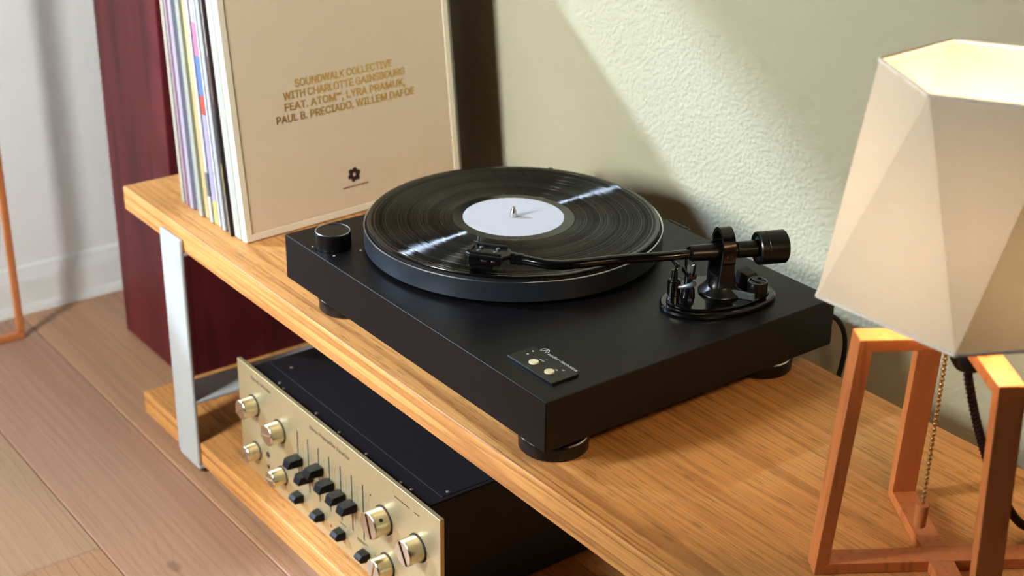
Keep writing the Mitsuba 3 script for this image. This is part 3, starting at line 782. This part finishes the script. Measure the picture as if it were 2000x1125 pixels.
for x_ in (-0.1690, -0.1245, -0.0803, -0.0315):
    z_ = -0.2545
    obj('button', hull_of([((x_ - 0.0060, AY0 - 0.0012, z_ - 0.0042), 0.001), ((x_ + 0.0060, AY0 - 0.0012, z_ - 0.0042), 0.001), ((x_ - 0.0060, AY0 - 0.0012, z_ + 0.0042), 0.001), ((x_ + 0.0060, AY0 - 0.0012, z_ + 0.0042), 0.001),
                           ((x_ - 0.0050, AY0 - 0.010, z_ - 0.0034), 0.001), ((x_ + 0.0050, AY0 - 0.010, z_ - 0.0034), 0.001), ((x_ - 0.0050, AY0 - 0.012, z_), 0.001), ((x_ + 0.0050, AY0 - 0.012, z_), 0.001), ((x_ - 0.0050, AY0 - 0.009, z_ + 0.0034), 0.001), ((x_ + 0.0050, AY0 - 0.009, z_ + 0.0034), 0.001)]), 'm_button', am)
for x_, z_, r_ in ((-0.2414, -0.2367, 0.0036), (-0.2419, -0.2526, 0.0024), (-0.0201, -0.1757, 0.0010)):
    obj('jack', front(lathe([(0, 0), (r_, 0), (r_, 0.0006), (r_ * 0.7, 0.0007), (0, 0.0004)], 24), x_, z_), 'm_ink', am)
obj('power_light', front(lathe([(0, 0), (0.0018, 0), (0.0016, 0.0007), (0, 0.0009)], 20), -0.1037, -0.2580), 'm_redled', am, label='small red power light')
for tx, x0_, x1_, z_, h_ in (('Stereo Preamplifier Equalizer', -0.1420, -0.0600, -0.1548, 0.0042), ('Soundcraftsmen', -0.2730, -0.2270, -0.1520, 0.0040)):
    m = words(tx, h_, x1_ - x0_, 0.0002)
    m.apply_transform([[1, 0.25, 0, 0], [0, 1, 0, 0], [0, 0, 1, 0], [0, 0, 0, 1]])
    obj('lettering', front(m, x0_, z_), 'm_ink', am, False)
for x0_, x1_, z_ in ((0.0245, 0.0520, -0.1533), (0.0600, 0.0690, -0.1535), (-0.0490, -0.0340, -0.2445), (-0.0490, -0.0290, -0.2425), (-0.0860, -0.0720, -0.2425), (-0.0160, -0.0060, -0.2460)):
    obj('print_line', box(x0_, x1_, AY0 - 0.00015, AY0 + 0.0005, z_ - 0.0005, z_ + 0.0005), 'm_ink', am, False)

# ------------------------------------------------------------------ table lamp
lamp = thing('table_lamp', 'lit table lamp with a faceted white shade on a crossed wooden base', 'lamp')
LC = np.array([0.5425, -0.0102, 0.0])
P1, P2 = math.radians(56.92), math.radians(146.43)
LA, LB, LH, LTK, LWD = 0.0815, 0.0955, 0.1939, 0.0092, 0.0190


def lamp_bar(ang, quad, w):
    """A bar of the base: an outline in the plane (along, z) given by four corners, w wide across."""
    U = np.array([math.cos(ang), math.sin(ang), 0]); V = np.array([-math.sin(ang), math.cos(ang), 0])
    r = 0.0006
    q = np.asarray(quad, float); c = q.mean(0)
    q = c + (q - c) * (1 - r / np.abs(q - c).max(axis=0))
    v = np.vstack([LC + a * U + s * (w / 2 - r) * V + np.array([0, 0, z]) + _ico * r for a, z in q for s in (-1, 1)])
    return trimesh.convex.convex_hull(v)


for ang, A, B in ((P1, LA, LB), (P2, LA - 0.003, LB + 0.001)):
    sl = (B - A) / LH
    t_ = LTK
    i0 = B - t_ - sl * t_
    for s in (-1, 1):
        obj('leg', lamp_bar(ang, [(s * B, 0.0003), (s * i0, t_), (s * (A - t_), LH - t_), (s * A, LH)], LWD), 'm_cherry', lamp)
    if ang == P1:
        obj('foot_bar', lamp_bar(ang, [(-B, 0.0003), (B, 0.0003), (i0, t_), (-i0, t_)], LWD), 'm_cherry', lamp)
        obj('top_bar', lamp_bar(ang, [(-(A - t_), LH - t_), (A - t_, LH - t_), (A, LH), (-A, LH)], LWD), 'm_cherry', lamp)
    else:
        for s in (-1, 1):
            obj('foot_bar', lamp_bar(ang, [(s * B, 0.0003), (s * LWD / 2, 0.0003), (s * LWD / 2, t_), (s * i0, t_)], LWD), 'm_cherry', lamp)
            obj('top_bar', lamp_bar(ang, [(s * (A - t_), LH - t_), (s * LWD / 2, LH - t_), (s * LWD / 2, LH), (s * A, LH)], LWD), 'm_cherry', lamp)
HC = np.array([0.538, -0.013, 0.0])
tk = [HC + np.array([0.0797 * math.cos(2.6622 + k * math.pi / 3), 0.0797 * math.sin(2.6622 + k * math.pi / 3), 0.3795]) for k in range(6)]
bk = [HC + np.array([0.1115 * math.cos(2.6622 + (k + 0.5) * math.pi / 3), 0.1115 * math.sin(2.6622 + (k + 0.5) * math.pi / 3), 0.2280]) for k in range(6)]
sv, sf = [], []
for k in range(6):
    j = (k + 1) % 6
    for tri in ((tk[k], bk[k], tk[j]), (tk[j], bk[k], bk[j])):
        sf.append([len(sv), len(sv) + 1, len(sv) + 2]); sv += list(tri)
sh = obj('shade', trimesh.Trimesh(np.array(sv), np.array(sf), process=False), 'm_shade', lamp, False, label='faceted white fabric shade')
for loop in (tk, bk):
    for k in range(6):
        obj('hem', tube([loop[k], loop[k] * 0.5 + loop[(k + 1) % 6] * 0.5, loop[(k + 1) % 6]], 0.0013, 8), 'm_hem', sh)
SOK = LC + np.array([0, 0, 0.0])
obj('socket', lathe([(0, 0.172), (0.009, 0.172), (0.0135, 0.177), (0.0150, 0.183), (0.0150, 0.226), (0.0135, 0.230), (0, 0.230)], 36, (LC[0] + 0.006, LC[1] - 0.012, 0)) if False else
    lathe([(0, 0.166), (0.0085, 0.166), (0.0125, 0.172), (0.0135, 0.180), (0.0135, 0.1836), (0, 0.1836)], 36, (LC[0], LC[1], 0)), 'm_matte', lamp)
obj('socket', lathe([(0, 0.1940), (0.0160, 0.1940), (0.0165, 0.1955), (0.0165, 0.2330), (0.0140, 0.2360), (0, 0.2360)], 36, tuple(LC)), 'm_matte', lamp)
k = numbered('table_lamp__bulb')
bulb = lathe([(0, 0.0), (0.012, 0.0), (0.013, 0.010), (0.0195, 0.026), (0.0225, 0.040), (0.0205, 0.053), (0.0140, 0.062), (0, 0.066)], 36)
bulb = along(bulb, LC + [0, 0, 0.2361], LC + [0, 0, 0.3361])
scene[k] = mikit.ply(lifted(bulb), 'm_white', smooth=40, emitter={'type': 'area', 'radiance': {'type': 'rgb', 'value': list(BULB_GLOW)}})
# shade spider: three thin wires from the socket to the hem corners
obj('shade_wire', cat(*[tube([LC + np.array([0, 0, 0.2340]) + (bk[q] - LC) * [0.13, 0.13, 0], bk[q] * 0.6 + LC * 0.4 + np.array([0, 0, 0.0925]), bk[q]], 0.0011, 8) for q in (0, 2, 4)]), 'm_matte', lamp)

# pull chain of brass beads with a wooden pull
c0_, c1_ = np.array([0.5379, -0.0304, 0.1850]), np.array([0.5648, -0.0682, 0.0858])
ph = np.array([0.5379, -0.0304])
chain = obj('pull_chain', tube([c0_ * [1, 1, 0] + [0, 0, 0.2330], c0_, np.array([0.5372, -0.0304, 0.0590])], 0.0005, 6), 'm_brass', lamp)
ball = trimesh.creation.icosphere(subdivisions=1, radius=0.00185)
nb = 35
for q in range(nb):
    z = 0.197 - q * (0.197 - 0.0600) / (nb - 1)
    b = ball.copy(); b.apply_translation([0.5378 - 0.0006 * q / nb, -0.0304, z])
    obj('bead', b, 'm_brass', chain, 40)
obj('pull', lathe([(0, 0.0392), (0.0038, 0.0392), (0.0043, 0.0398), (0.0051, 0.0566), (0.0046, 0.0577), (0, 0.0577)], 28, (0.5372, -0.0304, 0)), 'm_cherry', lamp, label='small wooden pull')

# twisted flex from the socket down to the bench and over its back edge
cord = spline([LC + [0, 0, 0.1665], LC + [0.004, 0.004, 0.145], LC + [0.012, 0.018, 0.10], LC + [0.018, 0.045, 0.05], LC + [0.020, 0.085, 0.0105], LC + [0.012, 0.130, 0.0048], LC + [0.004, 0.158, 0.0048], LC + [0.0, 0.182, 0.003], LC + [-0.004, 0.196, -0.03], LC + [-0.006, 0.198, -0.14], LC + [-0.01, 0.19, -0.30]], 900)
tg = np.gradient(cord, axis=0); tg /= np.linalg.norm(tg, axis=1, keepdims=True)
sa = np.cross(tg, [0.3, 0.9, 0.1]); sa /= np.linalg.norm(sa, axis=1, keepdims=True); sb = np.cross(tg, sa)
ds = np.r_[0, np.cumsum(np.linalg.norm(np.diff(cord, axis=0), axis=1))]
for ph_ in (0, math.pi):
    w_ = ds * 2 * math.pi / 0.0072 + ph_
    obj('flex', tube(cord + 0.0019 * (np.cos(w_)[:, None] * sa + np.sin(w_)[:, None] * sb), 0.0017, 7), 'm_cord', lamp, 60)
